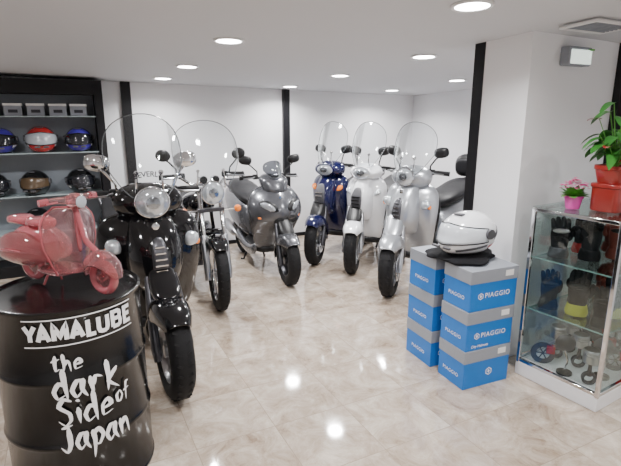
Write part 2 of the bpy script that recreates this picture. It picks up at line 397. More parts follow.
GRP='parked scooters and motorcycles on the showroom floor'
def scooter(loc,yaw,scale,label,col,style,wind=None,R=.28,mirm='plastic',topcase=False,inner='plastic',hw=.31,rim='alu',decal=None,wst='spoke5',st=0,leansc=.22,wide=1.0):
    P=empty('scooter',loc,rad(yaw),scale,label,'scooter',group=GRP)
    fr=[wheel(P,0,R,.125,'front_wheel',wst,rim,tirer=.056)]
    wheel(P,1.36,R-.01,.125,'rear_wheel',wst,rim,disc=False,tirer=.056)
    fr.append(fender(P,0,R,col,w=.104,a0=-98,a1=44,gap=.032,drop=.12))
    for sx in (-1,1):
        b=MB()
        b.tube([(sx*.084,-.02,R-.04),(sx*.086,.0,R+.02),(sx*.080,.10,R+.22),(sx*.065,.2,R+.40)],[.020,.026,.024,.018],12)
        b.cyl((sx*.084,0,R),.026,.04,'X',14)
        fr.append(b.obj('fork_leg','darkalu' if col in('black','grey','blue') else 'alu',P))
    b=MB(); z0=2*R+.005
    b.loft([sring(0,c,z,w,f,bk,22,2.4) for z,c,w,f,bk in ((z0,.05,.072,.09,.12),(z0+.03,.07,.080,.08,.12),(z0+.07,.11,.080,.075,.12),(z0+.13,.17,.07,.05,.09),(z0+.20,.24,.04,.04,.05))]); fr.append(b.obj('fork_shroud',col if style=='classic' else 'plastic',P,sub=1))
    steer(fr,rad(st),.12)
    if style=='sport':
        secs=[(.25,.50,.15,.03,.03),(.33,.46,.19,.06,.04),(.42,.43,.215,.08,.05),(.50,.40,.235,.11,.05),(.58,.37,.26,.18,.06),(.65,.355,.28,.24,.06),(.72,.36,.288,.245,.06),(.80,.375,.28,.22,.06),(.88,.40,.24,.17,.05),(.94,.42,.18,.12,.05),(.965,.43,.10,.07,.04)]; ee=1.55
    else:
        secs=[(.25,.50,.15,.03,.03),(.33,.465,.19,.05,.035),(.42,.44,.215,.06,.035),(.52,.42,.235,.08,.035),(.62,.405,.255,.115,.035),(.72,.405,.266,.14,.035),(.81,.41,.268,.14,.035),(.88,.42,.256,.125,.035),(.935,.43,.21,.09,.03),(.955,.435,.14,.06,.025)]; ee=1.9
    b=MB(); b.loft([sring(0,c,z,w*wide,f,bk,36,ee) for z,c,w,f,bk in secs]); b.obj('front_apron',col,P,sub=1)
    b=MB(); b.loft([sring(0,.455,z,w*wide,.02,.05,20,3) for z,w in ((.28,.15),(.45,.22),(.65,.26),(.82,.265),(.92,.20))]); b.obj('leg_shield',inner,P,sub=1)
    if style!='sport':
        nz=((.49,.38,.085,.11,.06),(.55,.345,.112,.15,.06),(.62,.32,.135,.18,.07),(.71,.32,.146,.185,.07),(.80,.335,.142,.175,.07),(.88,.36,.126,.15,.06),(.94,.385,.102,.115,.05),(.97,.40,.07,.08,.04))
        b=MB(); b.loft([sring(0,c,z,w*wide,f,bk,26,2.2) for z,c,w,f,bk in nz]); b.obj('nose_panel',col,P,sub=1)
    if style=='classic':
        b=MB(); b.loft([sring(0,c,z,w,.012,.02,16,2.4) for z,c,w in ((.56,.212,.02),(.61,.155,.036),(.70,.137,.046),(.78,.154,.042),(.85,.195,.026))]); o=b.obj('horn_grille','darkalu',P,sub=1)
        for i in range(6):
            b=MB(); b.box((0,(.141,.133,.129,.133,.139,.151)[i],.635+i*.032),(.066-.006*abs(i-2),.02,.008)); b.obj('grille_slat','chrome',o)
        b=MB(); b.rev([(.001,-.006),(.018,-.004),(.021,0),(.018,.006)],20,'Y',c=(0,.218,.895)); b.obj('emblem','chrome',P)
        for sx in (-1,1):
            kx=.012+(wide-1)*.18
            b=MB(); b.loft([sring(sx*(.170+kx),.300,.745,.02,.02,.03,16),sring(sx*(.183+kx),.304,.765,.042,.03,.03,16),sring(sx*(.187+kx),.307,.80,.045,.03,.03,16),sring(sx*(.185+kx),.317,.83,.025,.02,.03,16)]); o=b.obj('turn_signal','lamp',P,sub=1)
            b=MB(); b.ell((sx*(.217+kx),.314,.765),(.018,.02,.020)); b.obj('turn_signal_lens','orange',o)
        b=MB(); b.loft([sring(0,.40,.91,.13,.08,.07,24),sring(0,.385,.97,.185,.11,.09,24),sring(0,.385,1.03,.205,.12,.10,24),sring(0,.40,1.08,.17,.10,.09,24),sring(0,.42,1.115,.08,.06,.06,24)]); b.obj('handlebar_cover',col,P,sub=1)
        headlight(P,(0,.260,1.022),.083,'chrome',1.1,bucket=col)
        hz,hy=1.045,.41
    elif style=='step':
        b=MB(); b.loft([sring(0,c,z,w,.012,.02,16,2.4) for z,c,w in ((.60,.19,.03),(.66,.145,.055),(.75,.137,.068),(.83,.168,.05),(.87,.195,.03))]); o=b.obj('horn_grille','greyplastic',P,sub=1)
        for i in range(4):
            b=MB(); b.box((0,.133,.67+i*.035),(.09,.03,.012)); b.obj('grille_slat','chrome' if col!='white' else 'plastic',o)
        for sx in (-1,1):
            b=MB(); b.loft([sring(sx*.165*wide,.305,.78,.02,.03,.03,14),sring(sx*.192*wide,.313,.80,.036,.03,.03,14),sring(sx*.192*wide,.325,.85,.028,.025,.02,14)]); b.obj('turn_signal','lamp' if col!='blue' else 'orange',P,sub=1)
        b=MB(); b.loft([sring(0,.40,.93,.12,.08,.07,24),sring(0,.38,.975,.18,.12,.09,24),sring(0,.38,1.03,.19,.12,.10,24),sring(0,.41,1.08,.14,.09,.08,24),sring(0,.42,1.105,.07,.05,.05,24)]); b.obj('handlebar_cover',col,P,sub=1)
        headlight(P,(0,.260,1.012),.064,col,1.65,bucket=col)
        hz,hy=1.045,.41
    else:
        for sx in (-1,1):
            Mt=Matrix.Translation((sx*.132,.200,.770))@Matrix.Rotation(sx*.70,4,'Z')@Matrix.Rotation(sx*-.36,4,'Y')
            b=MB(); b.loft([sring(0,-.03,0,.07,.020,.030,24,2.0,'XZ'),sring(0,-.022,0,.108,.040,.052,24,2.0,'XZ'),sring(0,.03,0,.115,.045,.058,24,2.0,'XZ')],M=Mt); o=b.obj('headlight','plastic',P,sub=1)
            b=MB(); b.loft([sring(0,-.046,0,.035,.014,.018,24,2.0,'XZ'),sring(0,-.04,0,.08,.026,.034,24,2.0,'XZ'),sring(0,-.028,0,.10,.035,.047,24,2.0,'XZ')],M=Mt); b.obj('headlight_lens','lamp',o,sub=1)
            b=MB(); b.ell((sx*.20,.255,.655),(.032,.03,.020)); b.obj('turn_signal','orange' ,P)
        b=MB(); b.loft([sring(0,c,z,w,.02,.03,16,1.8) for z,c,w in ((.53,.26,.03),(.58,.19,.08),(.62,.150,.11),(.655,.13,.05))]); b.obj('air_intake','plastic',P,sub=1)
        b=MB(); b.rev([(.001,-.006),(.018,-.004),(.021,0)],20,'Y',c=(0,.195,.86)); b.obj('emblem','chrome',P)
        b=MB(); b.loft([sring(0,.35,.88,.14,.12,.10,24,2),sring(0,.37,.94,.14,.11,.09,24,2),sring(0,.39,.99,.15,.11,.09,24),sring(0,.41,1.03,.16,.10,.08,24),sring(0,.44,1.065,.11,.08,.06,24),sring(0,.46,1.08,.06,.05,.04,24)]); b.obj('handlebar_cover','grey',P,sub=1)
        hz,hy=1.03,.43
    handlebar(P,hy,hz,hw)
    mirrors(P,.15 if style!='step' else .12,hy+.02,hz+.01,.24 if style=='classic' else (.165 if style=='step' else .27),hz+.185,mirm)
    if wind:
        W_,H,z0,mt=wind
        o=screen(P,.27 if style!='sport' else .30,z0,W_,H,mat=mt,lean=leansc)
        if decal:
            vs,fs=text_geo(decal,.040,.0008)
            b=MB(); vv=[]
            for q in vs:
                a=q.x/.22; rr=.22
                vv.append(Vector((math.sin(a)*(rr+q.y)-.01,.27+.09*(q.x/W_)**2-.008,z0+.125+q.y*1.0+math.cos(a)*(rr)-rr)))
            b.add(vv,fs); b.obj('lettering','darkink',o)
    b=MB(); b.loft([sring(0,.42,.27,.14,.05,.04,20,3.2,'XZ'),sring(0,.55,.26,.18,.05,.04,20,3.2,'XZ'),sring(0,.80,.26,.185,.05,.04,20,3.2,'XZ'),sring(0,.95,.30,.17,.07,.05,20,3.2,'XZ')]); b.obj('floorboard',inner,P,sub=1)
    for sx in (-1,1):
        b=MB(); b.loft([sring(sx*.180,y,z,.03,.07,.05,14,2.4,'XZ') for y,z in ((.46,.31),(.6,.235),(.8,.24),(.98,.30),(1.05,.36))]); b.obj('side_sill',col,P,sub=1)
    secs=[(.80,.46,.10,.18,.12),(.90,.52,.16,.24,.17),(1.05,.56,.205,.25,.19),(1.25,.60,.22,.24,.18),(1.45,.66,.20,.20,.14),(1.62,.72,.155,.13,.09),(1.74,.765,.08,.06,.04)]
    b=MB(); b.loft([sring(0,y,z,w,d,u,24,2.5,'XZ') for y,z,w,d,u in secs]); b.obj('rear_body',col,P,sub=1)
    secs=[(.82,.70,.09,.04,.03),(.90,.735,.15,.05,.05),(1.05,.765,.175,.06,.055),(1.22,.785,.175,.05,.055),(1.30,.81,.16,.05,.075),(1.48,.835,.15,.05,.075),(1.62,.84,.10,.04,.05)]
    b=MB(); b.loft([sring(0,y,z,w,d,u,24,2.8,'XZ') for y,z,w,d,u in secs]); b.obj('seat','seat',P,sub=1)
    b=MB(); b.tube([(-.14,1.42,.80),(-.15,1.60,.85),(-.10,1.74,.87),(.10,1.74,.87),(.15,1.60,.85),(.14,1.42,.80)],.012,8); b.obj('grab_rail','darkalu',P)
    b=MB(); b.ell((0,1.735,.755),(.085,.03,.04)); b.obj('tail_light','red',P)
    fender(P,1.36,R-.01,'plastic',w=.08,a0=-75,a1=30,gap=.03,name='rear_fender')
    b=MB(); b.tube([(.11,.95,.32),(.115,1.15,.30),(.12,1.36,.29)],[.05,.065,.05],12); b.box((.12,1.15,.30),(.05,.34,.12)); b.obj('engine_casing','darkalu',P,bevel=.012)
    b=MB(); b.tube([(-.10,.9,.22),(-.13,1.1,.22),(-.15,1.2,.28),(-.155,1.22,.29),(-.16,1.25,.30),(-.165,1.55,.36),(-.165,1.6,.37)],[.018,.018,.02,.04,.052,.055,.03],16); b.obj('exhaust','alu',P)
    b=MB()
    for sx in (-1,1): b.tube([(sx*.07,.98,.22),(sx*.10,1.0,.12),(sx*.13,1.03,.012),(sx*.15,1.06,.012)],.011,8)
    b.tube([(-.10,1.0,.12),(.10,1.0,.12)],.009,8); b.obj('center_stand','plastic',P)
    for sx in (-1,1):
        b=MB(); b.tube([(sx*.13,1.30,.55),(sx*.135,1.36,.32)],.016,10)
        for i in range(8): b.rev([(.012,-.004),(.03,0),(.012,.004)],12,'Z',c=(sx*.132,1.32,.50-i*.018))
        b.obj('rear_shock','chrome',P)
    if topcase:
        b=MB(); b.loft([sring(0,1.66,z,w,l,l*.85,24,3) for z,w,l in ((.90,.11,.11),(.93,.16,.15),(1.00,.17,.16),(1.06,.17,.16),(1.12,.15,.14),(1.15,.08,.08))]); o=b.obj('top_case','plastic',P,sub=1)
        b=MB(); b.loft([sring(0,1.49,z,w,.02,.02,16,3) for z,w in ((.94,.09),(.98,.12),(1.06,.12),(1.10,.08))]); b.obj('backrest_pad','seat',o,sub=1)
    return P

def motorcycle(loc,yaw,scale,label):
    P=empty('motorcycle',loc,rad(yaw),scale,label,'motorcycle',group=GRP)
    R=.30; fr=[]
    fr.append(wheel(P,0,R,.10,'front_wheel','wire','chrome')); wheel(P,1.42,R,.13,'rear_wheel','wire','chrome',disc=False,tirer=.06)
    fr.append(fender(P,0,R,'black',w=.075,a0=-65,a1=40)); fender(P,1.42,R,'black',w=.085,a0=-80,a1=40,gap=.04,name='rear_fender')
    for sx in (-1,1):
        b=MB(); b.tube([(sx*.085,-.01,R-.04),(sx*.085,.0,R+.02),(sx*.085,.12,.60)],[.025,.03,.028],14)
        b.tube([(sx*.085,.11,.58),(sx*.085,.27,.97)],.02,14,mi=1); fr.append(b.obj('fork_leg',['alu','chrome'],P))
    for q,nm in (((0,.19,.80),(.22,.05,.03)),((0,.26,.96),(.21,.05,.025))):
        b=MB(); b.box(q,nm); b.obj('fork_clamp','darkalu',P,bevel=.004)
    headlight(P,(0,.10,.955),.092,'chrome',1,depth=.13)
    for sx in (-1,1):
        b=MB(); b.cyl((sx*.05,.20,1.05),.034,.05,'Y',20,mi=0); b.cyl((sx*.05,.174,1.05),.03,.008,'Y',20,mi=1); b.obj('gauge',['chrome','plastic'],P)
    for sx in (-1,1):
        b=MB(); b.tube([(sx*.08,.18,.80),(sx*.20,.17,.80)],.008,8,mi=1); b.ell((sx*.225,.165,.80),(.030,.026,.030)); b.obj('turn_signal',['orange','chrome'],P)
    handlebar(P,.30,1.06,.36,rise=.06,bar='chrome')
    mirrors(P,.22,.36,1.07,.32,1.24,'plastic',.06,.05,True)
    screen(P,.10,1.0,.27,.52,lean=.28,bot=.55,curv=.07,mat='screen')
    b=MB(); b.loft([sring(0,y,z,w,d,u,22,2.2,'XZ') for y,z,w,d,u in ((.40,.80,.06,.05,.05),(.46,.80,.12,.08,.09),(.58,.80,.15,.10,.11),(.74,.79,.14,.09,.09),(.88,.76,.09,.06,.05),(.94,.75,.04,.03,.02))]); o=b.obj('fuel_tank','black',P,sub=1)
    b=MB(); b.cyl((0,.58,.915),.03,.02,'Z',20); b.obj('fuel_cap','chrome',o)
    b=MB(); b.loft([sring(0,.30,z,w,.03,.05,16,3) for z,w in ((.34,.10),(.38,.13),(.58,.14),(.62,.11))]); b.obj('radiator_cover','black',P,sub=1)
    b=MB(); b.loft([sring(0,y,z,w,d,u,22,2.8,'XZ') for y,z,w,d,u in ((.86,.72,.08,.03,.04),(1.0,.71,.14,.04,.05),(1.18,.72,.15,.04,.05),(1.28,.76,.13,.05,.06),(1.5,.79,.12,.05,.05),(1.6,.79,.08,.03,.03))]); b.obj('seat','seat',P,sub=1)
    b=MB()
    for sx in (-1,1):
        b.tube([(sx*.03,.33,.92),(sx*.10,.60,.72),(sx*.11,.95,.66),(sx*.12,1.5,.74)],.016,8)
        b.tube([(sx*.03,.33,.85),(sx*.10,.40,.35),(sx*.11,.55,.20),(sx*.12,.95,.20),(sx*.11,1.0,.65)],.016,8)
        b.tube([(sx*.12,.98,.30),(sx*.10,1.42,R)],.02,8)
    b.tube([(-.12,.95,.20),(.12,.95,.20)],.014,8); b.tube([(-.03,.33,.88),(.03,.33,.88)],.03,8)
    b.obj('frame','black',P)
    b=MB(); b.cyl((0,.78,.33),.15,.26,'X',28); b.box((0,.62,.33),(.22,.26,.18))
    Mt=Matrix.Translation((0,.58,.50))@Matrix.Rotation(.25,4,'X'); b.cyl((0,0,0),.07,.22,'Z',20,M=Mt)
    for i in range(8): b.box((0,0,-.09+i*.026),(.20,.19,.008),mi=1,M=Mt)
    b.obj('engine',['darkalu','alu'],P,bevel=.008)
    b=MB(); b.tube([(-.08,.52,.50),(-.11,.42,.38),(-.12,.50,.20),(-.15,.8,.18),(-.16,1.05,.22),(-.17,1.15,.23),(-.18,1.6,.30),(-.18,1.64,.305)],[.02,.02,.02,.02,.022,.045,.045,.03],14); b.obj('exhaust','chrome',P)
    for sx in (-1,1):
        b=MB(); b.tube([(sx*.13,1.15,.66),(sx*.13,1.40,.33)],.02,10); [b.rev([(.012,-.004),(.034,0),(.012,.004)],12,'Z',c=(sx*.13,1.17+i*.018,.62-i*.024)) for i in range(9)]
        b.obj('rear_shock','chrome',P)
    b=MB(); b.ell((0,1.68,.62),(.05,.03,.035)); b.obj('tail_light','red',P)
    b=MB(); b.tube([(.10,.85,.20),(.20,.95,.02),(.22,.97,.012)],.012,8); b.obj('side_stand','plastic',P)
    for sx in (-1,1):
        b=MB(); b.tube([(sx*.12,.72,.26),(sx*.26,.72,.27)],.014,8); b.obj('footrest','rubber',P)
    steer(fr,rad(-6),.12)
    return P

scooter((-.80,2.56,0),29,1.09,'glossy black scooter with round headlight and tall clear windshield','black','classic',wind=(.21,.44,1.05,'screen'),mirm='chrome',decal='BEVERLY',hw=.32,st=0,R=.265,wide=1.10)
motorcycle((-.77,3.89,0),27,1.04,'black and chrome motorcycle with wire wheels and clear windshield')
scooter((-.203,4.51,0),27,.98,'dark grey scooter with twin headlights and low smoked screen','grey','sport',wind=(.10,.17,1.04,'smoke'),R=.25,rim='darkalu',hw=.32,wst='spoke3',st=-6,wide=1.05)
scooter((.025,5.21,0),-31,1.02,'navy blue scooter with clear windshield beside the white one','blue','step',wind=(.18,.46,1.07,'screen'),hw=.22,leansc=.3,R=.26,st=14,wide=.86)
scooter((.405,4.89,0),-31,1.02,'white scooter with clear windshield, beside the navy blue one','white','step',wind=(.19,.46,1.07,'screen'),hw=.22,rim='alu',leansc=.3,st=18,R=.26,wide=.88)
scooter((.687,4.23,0),-42,1.05,'silver scooter with round headlight, clear windshield and top case','silver','classic',wind=(.21,.44,1.05,'screen'),topcase=True,hw=.30,st=22,R=.26)

# ------------------------------------------------------------------ oil drum
DX,DY,DR,DH=-1.07,1.99,.300,.88
D=empty('oil_drum',(DX,DY,0),0,1,'glossy black steel oil drum with white lettering','oil drum')
prof=[(.001,.02),(DR-.02,.02),(DR-.01,.0),(DR+.004,.0),(DR+.006,.012),(DR,.02)]
def bulge(z0):
    return [(DR,z0-.02),(DR+.006,z0-.008),(DR+.008,z0),(DR+.006,z0+.008),(DR,z0+.02)]
prof+=bulge(.29)+bulge(.58)+[(DR,DH-.02),(DR+.006,DH-.012),(DR+.006,DH-.003),(DR,DH),(DR-.008,DH),(DR-.012,DH-.012),(.001,DH-.012)]
b=MB(); b.rev(prof,72,'Z'); b.obj('drum_body','drum',D)
b=MB(); b.cyl((.05,.2,DH-.008),.03,.014,'Z',20); b.obj('bung_cap','darkalu',D)
face=math.atan2(-DY,-DX)+.10
def wrap(p,off=.0095):
    a=face+p.x/DR
    return Vector((math.cos(a)*(DR+off),math.sin(a)*(DR+off),p.y))
def ribbon(mb,L,wid,off=.004):
    pts=[]
    for i in range(len(L)-1):
        for k2 in range(4): pts.append(L[i].lerp(L[i+1],k2/4))
    pts.append(L[-1]); vs=[];fs=[]
    for i,q in enumerate(pts):
        a=(q-pts[i-1]).normalized() if i else (pts[1]-q).normalized(); c=(pts[i+1]-q).normalized() if i<len(pts)-1 else a
        na=Vector((-a.y,a.x,0)); nc=Vector((-c.y,c.x,0)); mnm=(na+nc)
        if mnm.length<.3: mnm=na
        mnm.normalize(); kk=min(1.9,1/max(.5,mnm.dot(na)))
        vs+=[wrap(q+mnm*wid/2*kk,off),wrap(q-mnm*wid/2*kk,off)]
    for i in range(len(pts)-1): fs.append([2*i,2*i+1,2*i+3,2*i+2])
    mb.add(vs,fs)
B_={'Y':[[(0,1),(.5,.45)],[(1,1),(.5,.45),(.5,0)]],
'A':[[(0,0),(.5,1),(1,0)],[(.18,.28),(.82,.28)]],
'M':[[(0,0),(0,1),(.5,.25),(1,1),(1,0)]],
'L':[[(0,1),(0,0),(1,0)]],
'U':[[(0,1),(0,.25),(.12,.06),(.35,0),(.65,0),(.88,.06),(1,.25),(1,1)]],
'B':[[(0,0),(0,1),(.7,1),(.9,.92),(.95,.76),(.88,.60),(.7,.53),(.1,.53)],[(.7,.53),(.95,.45),(1,.27),(.93,.08),(.72,0),(0,0)]],
'E':[[(.9,1),(0,1),(0,0),(.95,0)],[(.05,.52),(.80,.52)]]}
b=MB(); H_=.080; lw=.0172; x=-.198
for ch,w_,gp in (('Y',.040,.008),('A',.040,.017),('M',.044,.017),('A',.040,.020),('L',.027,.0135),('U',.036,.0235),('B',.036,.0235),('E',.034,.0)):
    for st_ in B_[ch]:
        ribbon(b,[Vector((x+a*w_,.757+lw/2+c*(H_-lw),0)) for a,c in st_],lw)
    x+=w_+gp
xe=x
b.obj('lettering','ink',D,sharp=180)
for z in (.850,.741):
    N=40; vs=[];fs=[]; b=MB()
    for i in range(N+1):
        x_=-.206+(xe+.214)*i/N
        vs+= [wrap(Vector((x_,z-.0025,0)),.002),wrap(Vector((x_,z+.0025,0)),.002)]
    for i in range(N): fs.append([2*i,2*i+1,2*i+3,2*i+2])
    b.add(vs,fs); b.obj('stripe','ink',D)
G={
't':[[(.48,1.1),(.40,.5),(.45,.02),(.85,.14)],[(.0,.66),(.95,.84)]],
'h':[[(.12,1.2),(.20,.5),(.10,-.05)],[(.15,.30),(.50,.68),(.74,.50),(.85,-.12)]],
'e':[[(.10,.33),(.85,.44),(.60,.74),(.18,.5),(.2,.04),(.95,.14)]],
'd':[[(.78,.52),(.4,.66),(.05,.30),(.25,-.04),(.75,.12)],[(.70,1.3),(.78,.5),(.88,-.12)]],
'a':[[(.85,.62),(.4,.68),(.05,.28),(.3,-.06),(.72,.22)],[(.80,.74),(.70,.25),(1.02,-.12)]],
'r':[[(.12,.78),(.28,-.10)],[(.22,.30),(.48,.72),(.95,.60)]],
'k':[[(.15,1.3),(.24,.5),(.14,-.15)],[(.92,.82),(.20,.30),(1.0,-.18)]],
'S':[[(.98,.98),(.45,1.12),(.08,.80),(.75,.45),(.80,.12),(.40,-.08),(-.05,.16)]],
'i':[[(.40,.70),(.52,-.06)],[(.40,.95),(.58,1.06)]],
'o':[[(.6,.74),(.1,.45),(.2,.02),(.6,-.06),(.92,.3),(.7,.66),(.35,.66)]],
'f':[[(.95,1.15),(.55,1.12),(.42,.7),(.36,-.2)],[(.0,.55),(.95,.70)]],
'J':[[(.2,1.02),(1.05,1.14)],[(.68,1.08),(.72,.25),(.45,-.12),(.0,.16)]],
'p':[[(.12,.74),(.24,.2),(.10,-.60)],[(.18,.48),(.55,.74),(.90,.38),(.55,-.02),(.20,.10)]],
'n':[[(.12,.76),(.22,-.06)],[(.18,.35),(.5,.70),(.74,.5),(.90,-.10)]]}
def smoothline(p,n=4):
    p=[Vector((a,b_,0)) for a,b_ in p]
    if len(p)<3: return [p[0].lerp(p[-1],i/4) for i in range(5)]
    q=[p[0]]+p+[p[-1]]; out=[]
    for i in range(1,len(q)-2):
        for k2 in range(n):
            t=k2/n; a,b_,c,d=q[i-1],q[i],q[i+1],q[i+2]
            cr_=.5*((2*b_)+(c-a)*t+(2*a-5*b_+4*c-d)*t*t+(3*b_-a-3*c+d)*t**3)
            out.append(cr_.lerp(b_.lerp(c,t),.45))
    out.append(p[-1]); return out
def brush(mb,word,x0,y0,w,h,th,slope=.0):
    x=x0
    for ch in word:
        adv=w*(.55 if ch in 'i' else 1)
        for st in G[ch]:
            L=smoothline(st); L=[Vector((x+q.x*adv*.88,y0+q.y*h+slope*(x-x0),0)) for q in L]
            vs=[];fs=[]; n_=len(L)
            for i,q in enumerate(L):
                t=(L[min(i+1,n_-1)]-L[max(i-1,0)]).normalized(); nn=Vector((-t.y,t.x,0))
                f=i/(n_-1); ww=th*(1.3*(1-f)**.6*min(1,.25+f*5)+.08)
                ww*=.70+.45*abs(t.y)
                vs+=[wrap(q+nn*ww/2),wrap(q-nn*ww/2)]
            for i in range(n_-1): fs.append([2*i,2*i+1,2*i+3,2*i+2])
            mb.add(vs,fs)
        x+=adv
b=MB()
brush(b,'the',-.115,.640,.038,.060,.0105,-.05)
brush(b,'dark',-.120,.522,.063,.096,.0155,-.03)
brush(b,'Side',-.112,.405,.059,.098,.0145,-.05)
brush(b,'of',.105,.435,.034,.062,.009)
brush(b,'Japan',-.118,.285,.056,.098,.0145,-.04)
b.obj('lettering','ink',D,sharp=180)

# ------------------------------------------------------------------ toy scooter on the drum
def toy(loc,yaw,s):
    P=empty('toy_scooter',loc,rad(yaw),s,'translucent pink plastic model of a classic scooter','model scooter')
    pk='pinkclear'
    for y,nm in ((0,'front_wheel'),(1.22,'rear_wheel')):
        b=MB(); b.rev([(.21-.05+.05*math.cos(2*PI*i/12),.05*math.sin(2*PI*i/12)) for i in range(12)],36,'X',closed=True)
        o=b.obj(nm,'pinkdeep',P,loc=(0,y,.21)); b=MB(); b.cyl((0,0,0),.115,.05,'X',24); b.cyl((0,0,0),.05,.09,'X',16); b.obj('hub',pk,o,bevel=.01)
    b=MB(); rings=[]
    for i in range(13):
        th=rad(-95+i*(95+85)/12); k=math.sin(PI*(i+.6)/13.2)**.5; row=[]
        for j in range(9):
            ph=-1+j/4; rr=.25+.07*k-.16*abs(ph)**2.6*k
            row.append(Vector((.15*k*ph,-math.sin(th)*rr,.21+math.cos(th)*rr)))
        rings.append(row)
    b.loft(rings,closed=False,cap=False); b.obj('front_fender',pk,P,sub=1,solid=.012)
    b=MB(); b.tube([(.05,0,.21),(.06,.10,.45),(.0,.22,.60),(0,.36,1.0)],.035,10); b.obj('fork','pinkdeep',P)
    rows=[]
    for i in range(13):
        v=i/12; z=.22+.78*v; w=.33*(.6+.4*min(1,v/.45))*(1 if v<.7 else math.sqrt(max(.05,1-((v-.7)/.33)**2)))+.02
        rows.append([Vector((w*(-1+2*j/10),.40+.02*v+.09*(abs(-1+2*j/10))**2-.06*math.cos((j-5)/5*1.5),z)) for j in range(11)])
    b=MB(); b.loft(rows,closed=False,cap=False); b.obj('leg_shield',pk,P,sub=1,solid=.025)
    edge=[r[0] for r in rows]+rows[-1][1:-1]+[r[-1] for r in rows[::-1]]
    b=MB(); b.tube(edge,.014,8); b.obj('leg_shield_trim','pinkdeep',P)
    b=MB(); b.loft([sring(0,.345,z,w,.03,.03,12) for z,w in ((.45,.02),(.6,.035),(.85,.035),(.98,.02))]); b.obj('horn_cover','pinkdeep',P,sub=1)
    b=MB(); b.loft([sring(0,y,z,w,h,h,18,2.2,'XZ') for y,z,w,h in ((.24,1.06,.08,.08),(.29,1.06,.10,.10),(.38,1.07,.10,.09),(.46,1.07,.05,.04))]); b.tube([(-.33,.44,1.08),(-.2,.41,1.09),(0,.37,1.07),(.2,.41,1.09),(.33,.44,1.08)],[.035,.035,.055,.035,.035],12); o=b.obj('handlebar',pk,P,sub=1)
    for sx in (-1,1):
        b=MB(); b.tube([(sx*.27,.425,1.085),(sx*.36,.45,1.078)],[.04,.038],12); b.obj('grip','pinkdeep',o)
    b=MB(); b.ell((0,.235,1.06),(.07,.02,.07)); b.obj('headlight','clearvisor',o)
    for sx in (-1,1):
        b=MB(); b.tube([(sx*.20,.36,1.075),(sx*.33,.37,1.065)],.012,6); b.obj('brake_lever','pinkdeep',o)
    b=MB(); b.loft([sring(0,y,z,w,.03,.03,16,3,'XZ') for y,z,w in ((.40,.24,.18),(.5,.21,.23),(.8,.21,.23),(.92,.24,.18))]); b.obj('floorboard',pk,P,sub=1)
    b=MB(); b.loft([sring(0,y,z,w,d,u,20,2.4,'XZ') for y,z,w,d,u in ((.78,.40,.09,.15,.18),(.88,.46,.14,.2,.24),(1.1,.50,.16,.2,.24),(1.3,.50,.15,.18,.21),(1.5,.44,.12,.16,.16),(1.62,.38,.06,.08,.06))]); b.obj('rear_body','pinkdeep',P,sub=1)
    for sx in (-1,1):
        b=MB(); b.loft([sring(sx*.17,y,z,w,d,d*1.05,20,2.2,'XZ') for y,z,w,d in ((.74,.42,.02,.06),(.80,.43,.09,.14),(1.0,.45,.14,.20),(1.2,.46,.15,.205),(1.42,.44,.12,.17),(1.56,.40,.06,.10),(1.60,.39,.02,.03))]); o=b.obj('side_cowl',pk,P,sub=1)
        b=MB(); b.tube([(sx*.325,.95,.47),(sx*.332,1.1,.475),(sx*.33,1.3,.465)],.008,6); b.obj('cowl_strip','pinkdeep',o)
    for y,w in ((.98,.13),(1.34,.12)):
        b=MB(); b.loft([sring(0,y+q*.17,.765+h_,w*k_,.06,.055,18,2.6,'XZ') for q,h_,k_ in ((-1,-.03,.5),(-.85,0,.95),(0,.012,1.15),(.85,0,1.0),(1,-.02,.5))]); b.obj('seat','pinkdeep',P,sub=1)
    b=MB(); b.ell((0,1.62,.45),(.05,.03,.05)); b.obj('tail_light','red',P)
    for sx in (-1,1):
        b=MB(); b.tube([(sx*.05,.85,.2),(sx*.12,.9,.015)],.015,6); b.obj('stand','pinkdeep',P)
    return P
toy((-.86,1.90,DH),64,.365)

